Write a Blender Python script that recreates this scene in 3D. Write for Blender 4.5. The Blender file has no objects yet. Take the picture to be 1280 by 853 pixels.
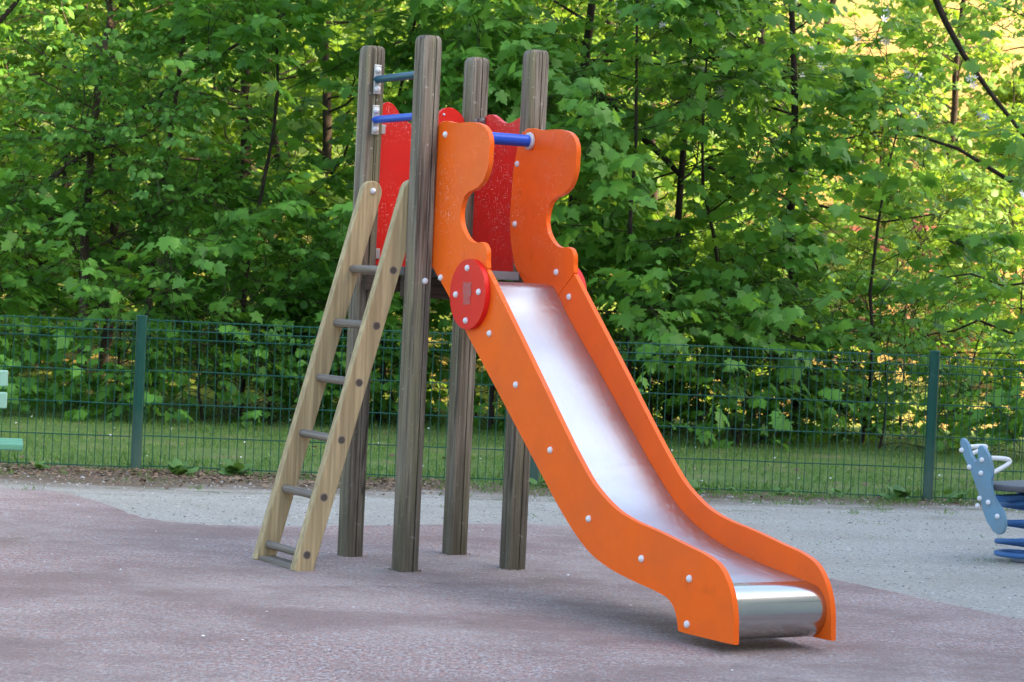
import bpy, bmesh, math, random
import numpy as np
from mathutils import Vector, Matrix

R = math.radians
scene = bpy.context.scene
C = scene.collection

# ------------------------------------------------------------------ camera
CAM_H, PITCH, ROLL, LENS_PX = 1.2134, -0.0223, 0.0465, 2985.0
f_ = Vector((0, math.cos(PITCH), math.sin(PITCH)))
r0 = Vector((1, 0, 0)); u0 = r0.cross(f_)
right = math.cos(ROLL) * r0 + math.sin(ROLL) * u0
up = -math.sin(ROLL) * r0 + math.cos(ROLL) * u0
cd = bpy.data.cameras.new('camera')
cam = bpy.data.objects.new('camera', cd); C.objects.link(cam)
cam.matrix_world = Matrix(((right.x, up.x, -f_.x, 0), (right.y, up.y, -f_.y, 0), (right.z, up.z, -f_.z, CAM_H), (0, 0, 0, 1)))
cd.sensor_width = 23.5
cd.lens = LENS_PX / 1280 * 23.5
cd.clip_start = 0.1; cd.clip_end = 600
cd.dof.use_dof = True; cd.dof.focus_distance = 9.6; cd.dof.aperture_fstop = 8.0
scene.camera = cam

# ------------------------------------------------------------------ light
SUN_EL, SUN_AZ = 31.0, 106.0          # azimuth clockwise from +Y
w = bpy.data.worlds.new('World'); scene.world = w; w.use_nodes = True
nt = w.node_tree; nt.nodes.clear()
sky = nt.nodes.new('ShaderNodeTexSky'); sky.sky_type = 'NISHITA'; sky.sun_disc = False
sky.sun_elevation = R(SUN_EL); sky.sun_rotation = R(SUN_AZ)
sky.air_density = 1.0; sky.dust_density = 3.5; sky.ozone_density = 0.6
bg = nt.nodes.new('ShaderNodeBackground'); bg.inputs['Strength'].default_value = 0.15
wo = nt.nodes.new('ShaderNodeOutputWorld')
nt.links.new(sky.outputs[0], bg.inputs[0]); nt.links.new(bg.outputs[0], wo.inputs[0])
sl = bpy.data.lights.new('sun', 'SUN'); sl.energy = 4.2; sl.angle = R(0.55); sl.color = (1.0, 0.77, 0.45)
sun = bpy.data.objects.new('sun', sl); C.objects.link(sun)
az, el = R(SUN_AZ), R(SUN_EL)
tosun = Vector((math.sin(az) * math.cos(el), math.cos(az) * math.cos(el), math.sin(el)))
sun.rotation_euler = tosun.to_track_quat('Z', 'Y').to_euler()
sun.location = (12, -4, 18)
scene.view_settings.view_transform = 'Standard'
try: scene.view_settings.look = 'None'
except Exception: pass
scene.view_settings.gamma = 1.0
scene.view_settings.use_curve_mapping = False
scene.view_settings.exposure = 2.5

# ------------------------------------------------------------------ helpers
def tag(o, label=None, cat=None, group=None, kind=None):
    if label: o['label'] = label
    if cat: o['category'] = cat
    if group: o['group'] = group
    if kind: o['kind'] = kind
    return o

def link(name, me, m=None, parent=None):
    o = bpy.data.objects.new(name, me); C.objects.link(o)
    if m is not None and me is not None:
        for mm in (m if isinstance(m, (list, tuple)) else [m]): me.materials.append(mm)
    if parent: o.parent = parent
    return o

def empty(name, loc, rz=0):
    o = bpy.data.objects.new(name, None); C.objects.link(o)
    o.location = loc; o.rotation_euler.z = rz; o.empty_display_size = 0.2
    return o

def finish(bm, name, m, parent=None, smooth=False, angle=35):
    bmesh.ops.recalc_face_normals(bm, faces=bm.faces)
    me = bpy.data.meshes.new(name); bm.to_mesh(me); bm.free()
    if smooth:
        me.polygons.foreach_set('use_smooth', [True] * len(me.polygons))
        me.set_sharp_from_angle(angle=R(angle))
    return link(name, me, m, parent)

def from_arrays(name, V, loop_idx, loop_start, loop_total, m, parent=None, smooth=False):
    me = bpy.data.meshes.new(name)
    me.vertices.add(len(V)); me.vertices.foreach_set('co', np.ascontiguousarray(V, dtype=np.float32).ravel())
    me.loops.add(len(loop_idx)); me.loops.foreach_set('vertex_index', np.ascontiguousarray(loop_idx, dtype=np.int32))
    me.polygons.add(len(loop_start)); me.polygons.foreach_set('loop_start', np.ascontiguousarray(loop_start, dtype=np.int32))
    me.polygons.foreach_set('loop_total', np.ascontiguousarray(loop_total, dtype=np.int32))
    me.update(calc_edges=True); me.validate()
    if smooth: me.polygons.foreach_set('use_smooth', [True] * len(me.polygons))
    return link(name, me, m, parent)

def box(bm, a, b, bev=0.0):
    a, b = Vector(a), Vector(b)
    r = bmesh.ops.create_cube(bm, size=1)
    vs = r['verts']
    for v in vs: v.co = Vector(((v.co[i] + .5) * (b[i] - a[i]) + a[i] for i in range(3)))
    if bev:
        es = list({e for v in vs for e in v.link_edges})
        bmesh.ops.bevel(bm, geom=es, offset=bev, segments=2, affect='EDGES', profile=.5)

def catmull(pts, n=4, corners=(), closed=True):
    """smooth a traced outline, keeping the listed indices as hard corners"""
    N = len(pts); out = []
    P = [Vector((p[0], p[1])) for p in pts]
    for i in range(N if closed else N - 1):
        p0, p1, p2, p3 = P[(i - 1) % N], P[i], P[(i + 1) % N], P[(i + 2) % N]
        if not closed and i == 0: p0 = p1 - (p2 - p1)
        if not closed and i == N - 2: p3 = p2 + (p2 - p1)
        if i in corners: p0 = p1 - (p2 - p1)
        if (i + 1) % N in corners: p3 = p2 + (p2 - p1)
        d1 = (p2 - p1).length or 1e-9; d0_ = (p1 - p0).length or 1e-9; d2_ = (p3 - p2).length or 1e-9
        m1 = ((p1 - p0) / d0_ * d1 + (p2 - p1) / d1 * d0_) / (d0_ + d1)
        m2 = ((p2 - p1) / d1 * d2_ + (p3 - p2) / d2_ * d1) / (d1 + d2_)
        for k in range(n):
            t = k / n; t2, t3 = t * t, t * t * t
            out.append(p1 * (2 * t3 - 3 * t2 + 1) + m1 * d1 * (t3 - 2 * t2 + t) + p2 * (3 * t2 - 2 * t3) + m2 * d1 * (t3 - t2))
    if not closed: out.append(P[-1])
    return [(p.x, p.y) for p in out]

def prism(bm, pts, mp, d0, d1, bev=0.004, segs=3):
    """outline pts, mp(p, d) -> 3D, extruded from depth d0 to d1, rounded rims"""
    n = len(pts)
    A = [bm.verts.new(mp(p, d0)) for p in pts]; B = [bm.verts.new(mp(p, d1)) for p in pts]
    fa = bm.faces.new(A); fb = bm.faces.new(list(reversed(B)))
    for i in range(n):
        f = bm.faces.new((A[i], B[i], B[(i + 1) % n], A[(i + 1) % n])); f.smooth = True
    if bev:
        es = list(fa.edges) + list(fb.edges)
        r = bmesh.ops.bevel(bm, geom=es, offset=bev, segments=segs, affect='EDGES', profile=.5, clamp_overlap=True)
        for f in r['faces']: f.smooth = True
    caps = sorted(bm.faces, key=lambda f: -len(f.verts))[:2]
    return caps

def panel(name, pts, mp, d0, d1, m, parent, bev=.005):
    bm = bmesh.new(); prism(bm, pts, mp, d0, d1, bev)
    bmesh.ops.recalc_face_normals(bm, faces=bm.faces)
    for f in bm.faces:
        if len(f.verts) > 6:
            f.smooth = False
            for e in f.edges: e.smooth = False
    for e in bm.edges:
        if len(e.link_faces) == 2 and e.calc_face_angle(0) > R(32): e.smooth = False
    me = bpy.data.meshes.new(name); bm.to_mesh(me); bm.free()
    return link(name, me, m, parent)

def tube_arrays(path, rad, sides=6, cap=True):
    P = np.asarray(path, float); n = len(P)
    rad = np.broadcast_to(np.asarray(rad, float), (n,))
    T = np.gradient(P, axis=0); T /= np.linalg.norm(T, axis=1)[:, None] + 1e-9
    ref = np.array([0.31, 0.2, 0.93]) if abs(T[0, 2]) < .9 else np.array([0.9, .1, .2])
    V = []
    x = np.cross(ref, T[0]); x /= np.linalg.norm(x)
    ang = np.arange(sides) * 2 * np.pi / sides
    for i in range(n):
        x = x - T[i] * (x @ T[i]); x /= np.linalg.norm(x) + 1e-9
        y = np.cross(T[i], x)
        V.append(P[i] + rad[i] * (np.cos(ang)[:, None] * x + np.sin(ang)[:, None] * y))
    V = np.concatenate(V)
    F = []
    for i in range(n - 1):
        for k in range(sides):
            F.append((i * sides + k, i * sides + (k + 1) % sides, (i + 1) * sides + (k + 1) % sides, (i + 1) * sides + k))
    return V, F

def tubes_mesh(name, tubes, m, parent=None, caps=False):
    """tubes: list of (path, rad, sides) -> one mesh"""
    Vs, Fs, off = [], [], 0
    for path, rad, sides in tubes:
        V, F = tube_arrays(path, rad, sides)
        Vs.append(V); Fs += [tuple(a + off for a in f) for f in F]
        if caps:
            Fs.append(tuple(off + k for k in reversed(range(sides))))
            Fs.append(tuple(off + len(V) - sides + k for k in range(sides)))
        off += len(V)
    me = bpy.data.meshes.new(name); me.from_pydata(np.concatenate(Vs).tolist(), [], Fs)
    me.polygons.foreach_set('use_smooth', [len(f) == 4 or not caps for f in Fs])
    me.set_sharp_from_angle(angle=R(50))
    return link(name, me, m, parent)

# ------------------------------------------------------------------ materials
def mat(name, base=(.5, .5, .5), rough=.6, metal=0.0, spec=.5):
    m = bpy.data.materials.new(name); m.use_nodes = True
    b = m.node_tree.nodes['Principled BSDF']
    b.inputs['Base Color'].default_value = (*base, 1); b.inputs['Roughness'].default_value = rough
    b.inputs['Metallic'].default_value = metal; b.inputs['Specular IOR Level'].default_value = spec
    return m, m.node_tree, b

def nd(nt, t, **kw):
    n = nt.nodes.new(t)
    for k, v in kw.items():
        if k in n.inputs.keys(): n.inputs[k].default_value = v
        else: setattr(n, k, v)
    return n

def coords(nt, scale=(1, 1, 1), rot=(0, 0, 0), vary=False):
    tc = nd(nt, 'ShaderNodeTexCoord'); mp = nd(nt, 'ShaderNodeMapping')
    mp.inputs['Scale'].default_value = scale; mp.inputs['Rotation'].default_value = rot
    src = tc.outputs['Object']
    if vary:                                   # every board and post gets its own stretch of grain
        oi = nd(nt, 'ShaderNodeObjectInfo'); va = nd(nt, 'ShaderNodeVectorMath', operation='MULTIPLY_ADD')
        nt.links.new(oi.outputs['Random'], va.inputs[0]); va.inputs[1].default_value = (7.3, 5.1, 11.7)
        nt.links.new(src, va.inputs[2]); src = va.outputs[0]
    nt.links.new(src, mp.inputs[0]); return mp.outputs[0]

def noise(nt, vec, scale, detail=4, rough=.55, dist=0):
    n = nd(nt, 'ShaderNodeTexNoise', Scale=scale, Detail=detail, Roughness=rough, Distortion=dist)
    nt.links.new(vec, n.inputs['Vector']); return n.outputs['Fac']

def ramp(nt, fac, stops):
    r = nd(nt, 'ShaderNodeValToRGB'); e = r.color_ramp.elements
    e[0].position, e[1].position = stops[0][0], stops[-1][0]
    col = lambda c: (*c, 1) if hasattr(c, '__len__') else (c, c, c, 1)
    e[0].color, e[1].color = col(stops[0][1]), col(stops[-1][1])
    for p, c in stops[1:-1]:
        q = e.new(p); q.color = col(c)
    nt.links.new(fac, r.inputs[0]); return r.outputs[0]

def mix(nt, fac, a, b, mode='MIX'):
    m = nd(nt, 'ShaderNodeMix', data_type='RGBA', blend_type=mode)
    for s, v in ((m.inputs[0], fac), (m.inputs[6], a), (m.inputs[7], b)):
        if hasattr(v, 'links'): nt.links.new(v, s)
        elif hasattr(v, '__len__'): s.default_value = (*v, 1)
        else: s.default_value = v
    return m.outputs[2]

def bump(nt, b, h, strength=.3, dist=.01):
    n = nd(nt, 'ShaderNodeBump', Strength=strength, Distance=dist)
    nt.links.new(h, n.inputs['Height']); nt.links.new(n.outputs[0], b.inputs['Normal'])

def math_node(nt, op, a, b=None):
    n = nd(nt, 'ShaderNodeMath', operation=op)
    for i, v in enumerate((a, b)):
        if v is None: continue
        if hasattr(v, 'links'): nt.links.new(v, n.inputs[i])
        else: n.inputs[i].default_value = v
    return n.outputs[0]

def plastic(name, base, wear=True, rough=.42):
    m, t, b = mat(name, base, rough, spec=.22)
    v = coords(t)
    big = noise(t, v, 3.5, 5)
    col = mix(t, ramp(t, big, [(.35, 0), (.75, 1)]), base, tuple(min(1, c * .82 + .012) for c in base))
    if wear:
        # pale scuffs: short strokes, thresholded stretched noise gated by a patch mask
        s1 = ramp(t, noise(t, coords(t, (38, 38, 230), (0.5, .3, 0)), 1.0, 2), [(.65, 0), (.675, 1)])
        s2 = ramp(t, noise(t, coords(t, (200, 200, 40), (-.4, .6, 0)), 1.0, 2), [(.65, 0), (.675, 1)])
        gate = ramp(t, noise(t, v, 2.2, 3), [(.46, 0), (.60, 1)])
        ht = nd(t, 'ShaderNodeSeparateXYZ'); t.links.new(v, ht.inputs[0])
        hi = ramp(t, ht.outputs[2], [(.0, .12), (1.0, .25), (1.0, 1)])
        hi = nd(t, 'ShaderNodeMapRange'); t.links.new(ht.outputs[2], hi.inputs[0])
        hi.inputs[1].default_value = .9; hi.inputs[2].default_value = 1.5; hi.inputs[3].default_value = .08; hi.inputs[4].default_value = 1.0
        sc = math_node(t, 'MULTIPLY', math_node(t, 'MAXIMUM', s1, s2), math_node(t, 'MULTIPLY', gate, hi.outputs[0]))
        col = mix(t, math_node(t, 'MULTIPLY', sc, .42), col, (.85, .68, .6))
        dirt = ramp(t, noise(t, v, 9, 6), [(.62, 0), (.8, .35)])
        col = mix(t, dirt, col, tuple(c * .55 for c in base))
    t.links.new(col, b.inputs['Base Color'])
    rr = nd(t, 'ShaderNodeMapRange'); t.links.new(noise(t, v, 14, 5), rr.inputs[0]); rr.inputs[3].default_value = rough - .1; rr.inputs[4].default_value = rough + .15
    t.links.new(rr.outputs[0], b.inputs['Roughness'])
    bump(t, b, noise(t, v, 180, 2), .08, .002)
    return m

M = {}
M['orange'] = plastic('orange_panel', (.97, .135, .004))
M['red'] = plastic('red_panel', (.74, .022, .013))
M['red_disc'] = plastic('red_disc', (.78, .018, .012), wear=False)
M['cap'] = mat('white_cap', (.72, .72, .74), .35)[0]
M['plate'] = mat('plate_grey', (.50, .49, .47), .45, .3)[0]
M['bracket'] = mat('bracket_steel', (.22, .20, .18), .5, .6)[0]
M['blue'] = mat('blue_bar', (.016, .085, .50), .35, 0, .3)[0]
M['bluedark'] = mat('blue_bar_faded', (.010, .075, .125), .4, 0, .3)[0]
M['rim'] = mat('grey_plastic', (.55, .55, .56), .4)[0]

def wood(name, light, dark, moss=None, scale=1.0, rough=.8, axis=2, crack=True):
    m, t, b = mat(name, light, rough, spec=.25)
    sc = [26, 26, 26]; sc[axis] = 1.3
    v = coords(t, tuple(s * scale for s in sc), vary=True)
    g = noise(t, v, 1.0, 8, .65, .4)
    sc2 = [90, 90, 90]; sc2[axis] = 2.5
    g2 = noise(t, coords(t, tuple(s * scale for s in sc2), vary=True), 1.0, 4, .6)
    v0 = coords(t, vary=True)
    col = mix(t, ramp(t, g, [(.3, 0), (.7, 1)]), dark, light)
    col = mix(t, ramp(t, g2, [(.38, .55), (.62, 0)]), col, tuple(c * .45 for c in dark))
    blot = ramp(t, noise(t, v0, 5, 5), [(.45, 0), (.75, .6)])
    col = mix(t, blot, col, tuple((c + d) * .36 for c, d in zip(light, dark)))
    if moss:
        sm = [9, 9, 9]; sm[axis] = .9
        mm = ramp(t, noise(t, coords(t, tuple(sm), vary=True), 1.0, 5), [(.50, 0), (.68, .75)])
        col = mix(t, mm, col, moss)
    t.links.new(col, b.inputs['Base Color'])
    h = math_node(t, 'ADD', g, math_node(t, 'MULTIPLY', g2, .7))
    bump(t, b, h, .55, .004)
    return m
def post_mat():
    m, t, b = mat('weathered_post', (.3, .26, .2), .85, spec=.15)
    v = coords(t)
    g = noise(t, coords(t, (30, 30, 1.1), vary=True), 1.0, 8, .65, .3)
    g2 = noise(t, coords(t, (110, 110, 2.2), vary=True), 1.0, 4, .6)
    wide = noise(t, coords(t, (10, 10, .6), vary=True), 1.0, 5, .6)
    col = mix(t, ramp(t, g, [(.34, 0), (.66, 1)]), (.15, .115, .085), (.42, .36, .28))
    col = mix(t, ramp(t, wide, [(.36, .75), (.56, 0)]), col, (.14, .12, .095))
    col = mix(t, ramp(t, noise(t, coords(t, (12, 12, .8), (0, 0, 1.1), vary=True), 1.0, 5), [(.50, 0), (.66, .6)]), col, (.215, .205, .095))
    col = mix(t, ramp(t, g2, [(.36, .6), (.52, 0)]), col, (.07, .058, .047))
    col = mix(t, ramp(t, noise(t, v, 60, 3), [(.66, 0), (.74, .5)]), col, (.55, .53, .48))
    cr = ramp(t, math_node(t, 'ABSOLUTE', math_node(t, 'SUBTRACT', noise(t, coords(t, (16, 16, .55), vary=True), 1.0, 3, .5, .6), .5)), [(.0, 1), (.010, .9), (.022, 0)])
    cg = ramp(t, noise(t, coords(t, (8, 8, 1.6), (0, 0, .4), vary=True), 1.0, 3), [(.46, 0), (.58, 1)])
    crack = math_node(t, 'MULTIPLY', cr, cg)
    col = mix(t, math_node(t, 'MULTIPLY', crack, .6), col, (.025, .02, .016))
    # damp and dirt creeping up from the ground
    s = nd(t, 'ShaderNodeSeparateXYZ'); t.links.new(v, s.inputs[0])
    h = math_node(t, 'SUBTRACT', s.outputs[2], math_node(t, 'MULTIPLY', noise(t, coords(t, (14, 14, 3)), 1.0, 5), 1.1))
    mr = nd(t, 'ShaderNodeMapRange'); t.links.new(h, mr.inputs[0]); mr.inputs[1].default_value = -.45; mr.inputs[2].default_value = -.10; mr.inputs[3].default_value = .6; mr.inputs[4].default_value = 0
    col = mix(t, mr.outputs[0], col, (.085, .073, .050))
    t.links.new(col, b.inputs['Base Color'])
    bump(t, b, math_node(t, 'SUBTRACT', math_node(t, 'ADD', g, g2), crack), .9, .006)
    return m
M['post'] = post_mat()
M['rail'] = wood('pale_pine', (.62, .485, .275), (.42, .305, .16), scale=.8)
M['rung'] = wood('grey_rung', (.34, .285, .24), (.18, .145, .115), axis=0)
M['beam'] = wood('dark_beam', (.16, .12, .09), (.06, .045, .035), axis=1)
M['board'] = wood('grey_board', (.33, .33, .32), (.18, .18, .175), axis=1)

def steel(name, rough, col=(.74, .75, .78), stretch=(60, 1.5, 60), dents=True):
    m, t, b = mat(name, col, rough, 1.0)
    v = coords(t)
    n = noise(t, coords(t, stretch), 1.0, 4)
    rr = nd(t, 'ShaderNodeMapRange'); t.links.new(n, rr.inputs[0]); rr.inputs[3].default_value = rough - .06; rr.inputs[4].default_value = rough + .1
    t.links.new(rr.outputs[0], b.inputs['Roughness'])
    t.links.new(mix(t, ramp(t, noise(t, v, 6, 6), [(.4, 0), (.75, .5)]), col, tuple(c * .8 for c in col)), b.inputs['Base Color'])
    if dents:
        sl_ = noise(t, coords(t, (1.4, 150, 60), (0, R(40), 0)), 1.0, 3, .6)
        rs2 = ramp(t, sl_, [(.50, 0), (.66, .16)])
        t.links.new(math_node(t, 'ADD', rr.outputs[0], rs2), b.inputs['Roughness'])
        h = math_node(t, 'ADD', noise(t, v, 5, 1), math_node(t, 'MULTIPLY', ramp(t, noise(t, v, 16, 1), [(.66, 0), (.80, 1)]), .4))
        h = math_node(t, 'ADD', h, math_node(t, 'MULTIPLY', noise(t, coords(t, (2.5, 70, 2.5)), 1.0, 3), .10))
        bump(t, b, h, .05, .02)
    else:
        bump(t, b, n, .06, .002)
    return m
M['chute'] = steel('chute_steel', .34, (.54, .55, .55))
M['roll'] = steel('end_roll_steel', .17, (.54, .54, .53), stretch=(120, 1.2, 120), dents=False)
M['fence'] = mat('green_fence_paint', (.008, .080, .056), .45, 0, .3)[0]

def fence_post_mat():
    m, t, b = mat('green_post_paint', (.012, .115, .085), .5, 0, .3)
    v = coords(t)
    col = mix(t, ramp(t, noise(t, v, 20, 5), [(.62, 0), (.7, .4)]), (.006, .066, .046), (.05, .11, .09))
    s = nd(t, 'ShaderNodeSeparateXYZ'); t.links.new(v, s.inputs[0])
    mr = nd(t, 'ShaderNodeMapRange'); t.links.new(math_node(t, 'ADD', s.outputs[2], math_node(t, 'MULTIPLY', noise(t, v, 9, 4), .35)), mr.inputs[0])
    mr.inputs[1].default_value = .25; mr.inputs[2].default_value = .62; mr.inputs[3].default_value = .5; mr.inputs[4].default_value = 0
    col = mix(t, mr.outputs[0], col, (.11, .15, .12))
    t.links.new(col, b.inputs['Base Color']); return m
M['fpost'] = fence_post_mat()

def rubber():
    m, t, b = mat('rubber_surface', (.25, .18, .18), .9, spec=.15)
    v = coords(t); v2 = coords(t, (1, .55, 1))
    f1 = noise(t, v2, 62, 2, .9); f2 = noise(t, v2, 34, 3, .85); f3 = noise(t, v2, 150, 1, .5)
    col = ramp(t, f1, [(.34, (.13, .075, .070)), (.46, (.29, .205, .195)), (.54, (.375, .295, .28)), (.64, (.53, .47, .45))])
    col = mix(t, ramp(t, f2, [(.50, 0), (.62, .75)]), col, (.44, .235, .20))
    col = mix(t, ramp(t, f2, [(.34, .7), (.46, 0)]), col, (.40, .40, .44))
    col = mix(t, ramp(t, f3, [(.56, 0), (.66, .6)]), col, (.13, .10, .10))
    col = mix(t, ramp(t, noise(t, v, 14, 6, .75), [(.40, .55), (.56, 0)]), col, (.30, .20, .19))
    big = noise(t, coords(t, (.6, .75, 1)), 1.0, 7, .62)
    col = mix(t, ramp(t, big, [(.38, .0), (.62, .4)]), col, (.41, .35, .33))
    # worn, dirtier ground in the middle where children land and queue
    s = nd(t, 'ShaderNodeSeparateXYZ'); t.links.new(v, s.inputs[0])
    dk = noise(t, coords(t, (.9, 1.1, 1)), 1.0, 8, .70)
    col = mix(t, ramp(t, dk, [(.43, 0), (.60, .7)]), col, (.20, .135, .125))
    blot = noise(t, v, 5.5, 6, .7)
    col = mix(t, ramp(t, blot, [(.58, 0), (.70, .5)]), col, (.16, .12, .11))
    col = mix(t, 1.0, col, (.97, 1.0, .95), 'MULTIPLY')
    t.links.new(col, b.inputs['Base Color'])
    bump(t, b, math_node(t, 'ADD', f1, f2), .7, .008); return m
M['rubber'] = rubber()

def gravel():
    m, t, b = mat('gravel', (.4, .4, .37), .95, spec=.2)
    v = coords(t)
    fine = noise(t, v, 150, 3, .75)
    vo = nd(t, 'ShaderNodeTexVoronoi', Scale=55.0); t.links.new(v, vo.inputs['Vector'])
    col = ramp(t, fine, [(.30, (.155, .145, .12)), (.5, (.42, .39, .32)), (.68, (.68, .64, .54))])
    col = mix(t, ramp(t, noise(t, v, 48, 5, .75), [(.40, .75), (.56, 0)]), col, (.20, .19, .165))
    col = mix(t, .25, col, ramp(t, vo.outputs['Color'], [(.1, (.22, .215, .20)), (.9, (.56, .55, .52))]))
    big = noise(t, coords(t, (.7, 1.6, 1)), 1.3, 6)
    col = mix(t, ramp(t, big, [(.4, 0), (.7, .5)]), col, (.27, .245, .20))
    # soil and litter towards the fence (object y is the distance to the fence line)
    s = nd(t, 'ShaderNodeSeparateXYZ'); t.links.new(v, s.inputs[0])
    edge = math_node(t, 'ADD', s.outputs[1], math_node(t, 'MULTIPLY', math_node(t, 'SUBTRACT', noise(t, coords(t, (.8, 2.2, 1)), 1.4, 7), .5), 1.5))
    edge = math_node(t, 'ADD', edge, math_node(t, 'MULTIPLY', s.outputs[0], -.14))
    mr = nd(t, 'ShaderNodeMapRange'); t.links.new(edge, mr.inputs[0]); mr.inputs[1].default_value = -1.15; mr.inputs[2].default_value = -.55
    soil = ramp(t, noise(t, v, 40, 6, .7), [(.3, (.05, .036, .022)), (.5, (.14, .10, .068)), (.7, (.26, .20, .145))])
    col = mix(t, mr.outputs[0], col, soil)
    gr = ramp(t, noise(t, coords(t, (1.2, 2.4, 1)), 2.2, 7, .7), [(.54, 0), (.63, .7)])
    mr2 = nd(t, 'ShaderNodeMapRange'); t.links.new(edge, mr2.inputs[0]); mr2.inputs[1].default_value = -2.0; mr2.inputs[2].default_value = -.7
    col = mix(t, math_node(t, 'MULTIPLY', gr, mr2.outputs[0]), col, (.07, .105, .03))
    t.links.new(col, b.inputs['Base Color'])
    bump(t, b, math_node(t, 'ADD', fine, vo.outputs['Distance']), .6, .008); return m
M['gravel'] = gravel()

def lawn():
    m, t, b = mat('lawn', (.06, .1, .03), .95, spec=.15)
    v = coords(t)
    col = ramp(t, noise(t, v, 2.5, 7, .65), [(.32, (.075, .14, .035)), (.52, (.12, .19, .05)), (.7, (.23, .19, .105))])
    col = mix(t, ramp(t, noise(t, v, 45, 4), [(.4, 0), (.7, .6)]), col, (.035, .05, .015))
    t.links.new(col, b.inputs['Base Color']); bump(t, b, noise(t, v, 60, 3), .6, .02); return m
M['lawn'] = lawn()

def forest_floor():
    m, t, b = mat('forest_floor', (.25, .18, .1), .95, spec=.15)
    v = coords(t)
    col = ramp(t, noise(t, v, 7, 7, .7), [(.3, (.085, .060, .025)), (.5, (.30, .195, .065)), (.72, (.53, .365, .12))])
    sx = nd(t, 'ShaderNodeSeparateXYZ'); t.links.new(v, sx.inputs[0])
    gm = math_node(t, 'SUBTRACT', noise(t, v, .55, 5), math_node(t, 'MULTIPLY', sx.outputs[0], .016))
    col = mix(t, ramp(t, gm, [(.36, 0), (.55, .85)]), col, (.10, .18, .030))
    t.links.new(col, b.inputs['Base Color']); bump(t, b, noise(t, v, 25, 4), .7, .04); return m
M['floor'] = forest_floor()

def leafmat(name, c0, c1, trans, tfac=.48, rough=.5):
    m = bpy.data.materials.new(name); m.use_nodes = True
    t = m.node_tree; t.nodes.clear()
    g = nd(t, 'ShaderNodeNewGeometry')
    col = ramp(t, g.outputs['Random Per Island'], [(0, c0), (.75, c1), (1, tuple(min(1, c * 1.35) for c in c1))])
    p = nd(t, 'ShaderNodeBsdfPrincipled', Roughness=rough); p.inputs['Specular IOR Level'].default_value = .35
    t.links.new(col, p.inputs['Base Color'])
    tr = nd(t, 'ShaderNodeBsdfTranslucent')
    t.links.new(mix(t, .75, col, trans), tr.inputs['Color'])
    ms = nd(t, 'ShaderNodeMixShader'); ms.inputs[0].default_value = tfac
    o = nd(t, 'ShaderNodeOutputMaterial')
    t.links.new(p.outputs[0], ms.inputs[1]); t.links.new(tr.outputs[0], ms.inputs[2]); t.links.new(ms.outputs[0], o.inputs[0])
    return m
M['maple'] = leafmat('maple_leaf', (.060, .175, .028), (.120, .300, .045), (.22, .43, .04))
M['hazel'] = leafmat('hazel_leaf', (.057, .168, .030), (.112, .280, .042), (.21, .42, .04))
M['apple'] = leafmat('apple_leaf', (.080, .190, .040), (.150, .300, .055), (.26, .44, .05))
M['backleaf'] = leafmat('woodland_leaf', (.070, .155, .020), (.135, .250, .030), (.25, .40, .03))
M['weed'] = leafmat('weed_leaf', (.07, .16, .035), (.12, .24, .05), (.18, .34, .04), .25)
M['grass'] = leafmat('grass_blade', (.090, .195, .035), (.175, .320, .065), (.24, .42, .05), .25)
M['dryleaf'] = leafmat('dry_leaf', (.065, .038, .022), (.25, .165, .10), (.2, .12, .06), .15)
M['petal'] = mat('white_petal', (.75, .73, .73), .6)[0]

def bark(name, a, b_):
    m, t, b = mat(name, a, .9, spec=.2)
    col = ramp(t, noise(t, coords(t, (22, 22, 6)), 1.0, 7, .7), [(.35, b_), (.68, a)])
    t.links.new(col, b.inputs['Base Color']); bump(t, b, noise(t, coords(t, (30, 30, 8)), 1.0, 5), .6, .01); return m
M['bark'] = bark('dark_bark', (.050, .038, .030), (.016, .012, .010))
M['barkgrey'] = bark('grey_brown_bark', (.10, .075, .055), (.035, .026, .02))

# ------------------------------------------------------------------ setting: ground
def sheet(name, pts, z, m, loc=(0, 0, 0), rz=0):
    bm = bmesh.new(); bm.faces.new([bm.verts.new((x, y, 0)) for x, y in pts])
    bmesh.ops.triangulate(bm, faces=bm.faces)
    for f in bm.faces:
        f.normal_update()
        if f.normal.z < 0: f.normal_flip()
    me = bpy.data.meshes.new(name); bm.to_mesh(me); bm.free()
    o = link(name, me, m); o.location = (loc[0], loc[1], z); o.rotation_euler.z = rz
    return tag(o, kind='structure')

FY, FA = 14.629, math.atan(.103)            # the fence line
rng = random.Random(5)
sheet('ground', [(-250, -250), (250, -250), (250, 250), (-250, 250)], 0, M['floor'])
sheet('lawn', [(-30, -.12), (30, -.12), (30, 8.5), (-30, 8.5)], .004, M['lawn'], (0, FY, 0), FA)
sheet('gravel_path', [(-14, -24), (9.5, -24), (12, -.13), (-14, -.13)], .008, M['gravel'], (0, FY, 0), FA)
rub = [(-9.0, 12.7), (-5, 12.95), (-3.3, 12.9), (-2.72, 12.84), (-2.45, 12.78), (-2.18, 12.45), (-1.92, 11.93), (-1.65, 11.50), (-1.4, 11.42), (-1.15, 11.48),
       (-.74, 11.68), (-.2, 12.0), (.29, 12.2), (.55, 12.12), (.8, 11.8), (1.04, 11.35), (1.44, 10.40), (1.76, 9.80), (2.05, 9.28), (2.7, 8.1), (3.3, 6.2),
       (3.5, 3.5), (3.0, .2), (1.5, -2.2), (-1.5, -3.2), (-6, -2.8), (-9.5, 1), (-10.5, 7)]
rub = catmull(rub, 6)
rub = [(x + rng.gauss(0, .006), y + rng.gauss(0, .010)) for x, y in rub]
sheet('rubber_surface', rub, .012, M['rubber'])

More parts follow.
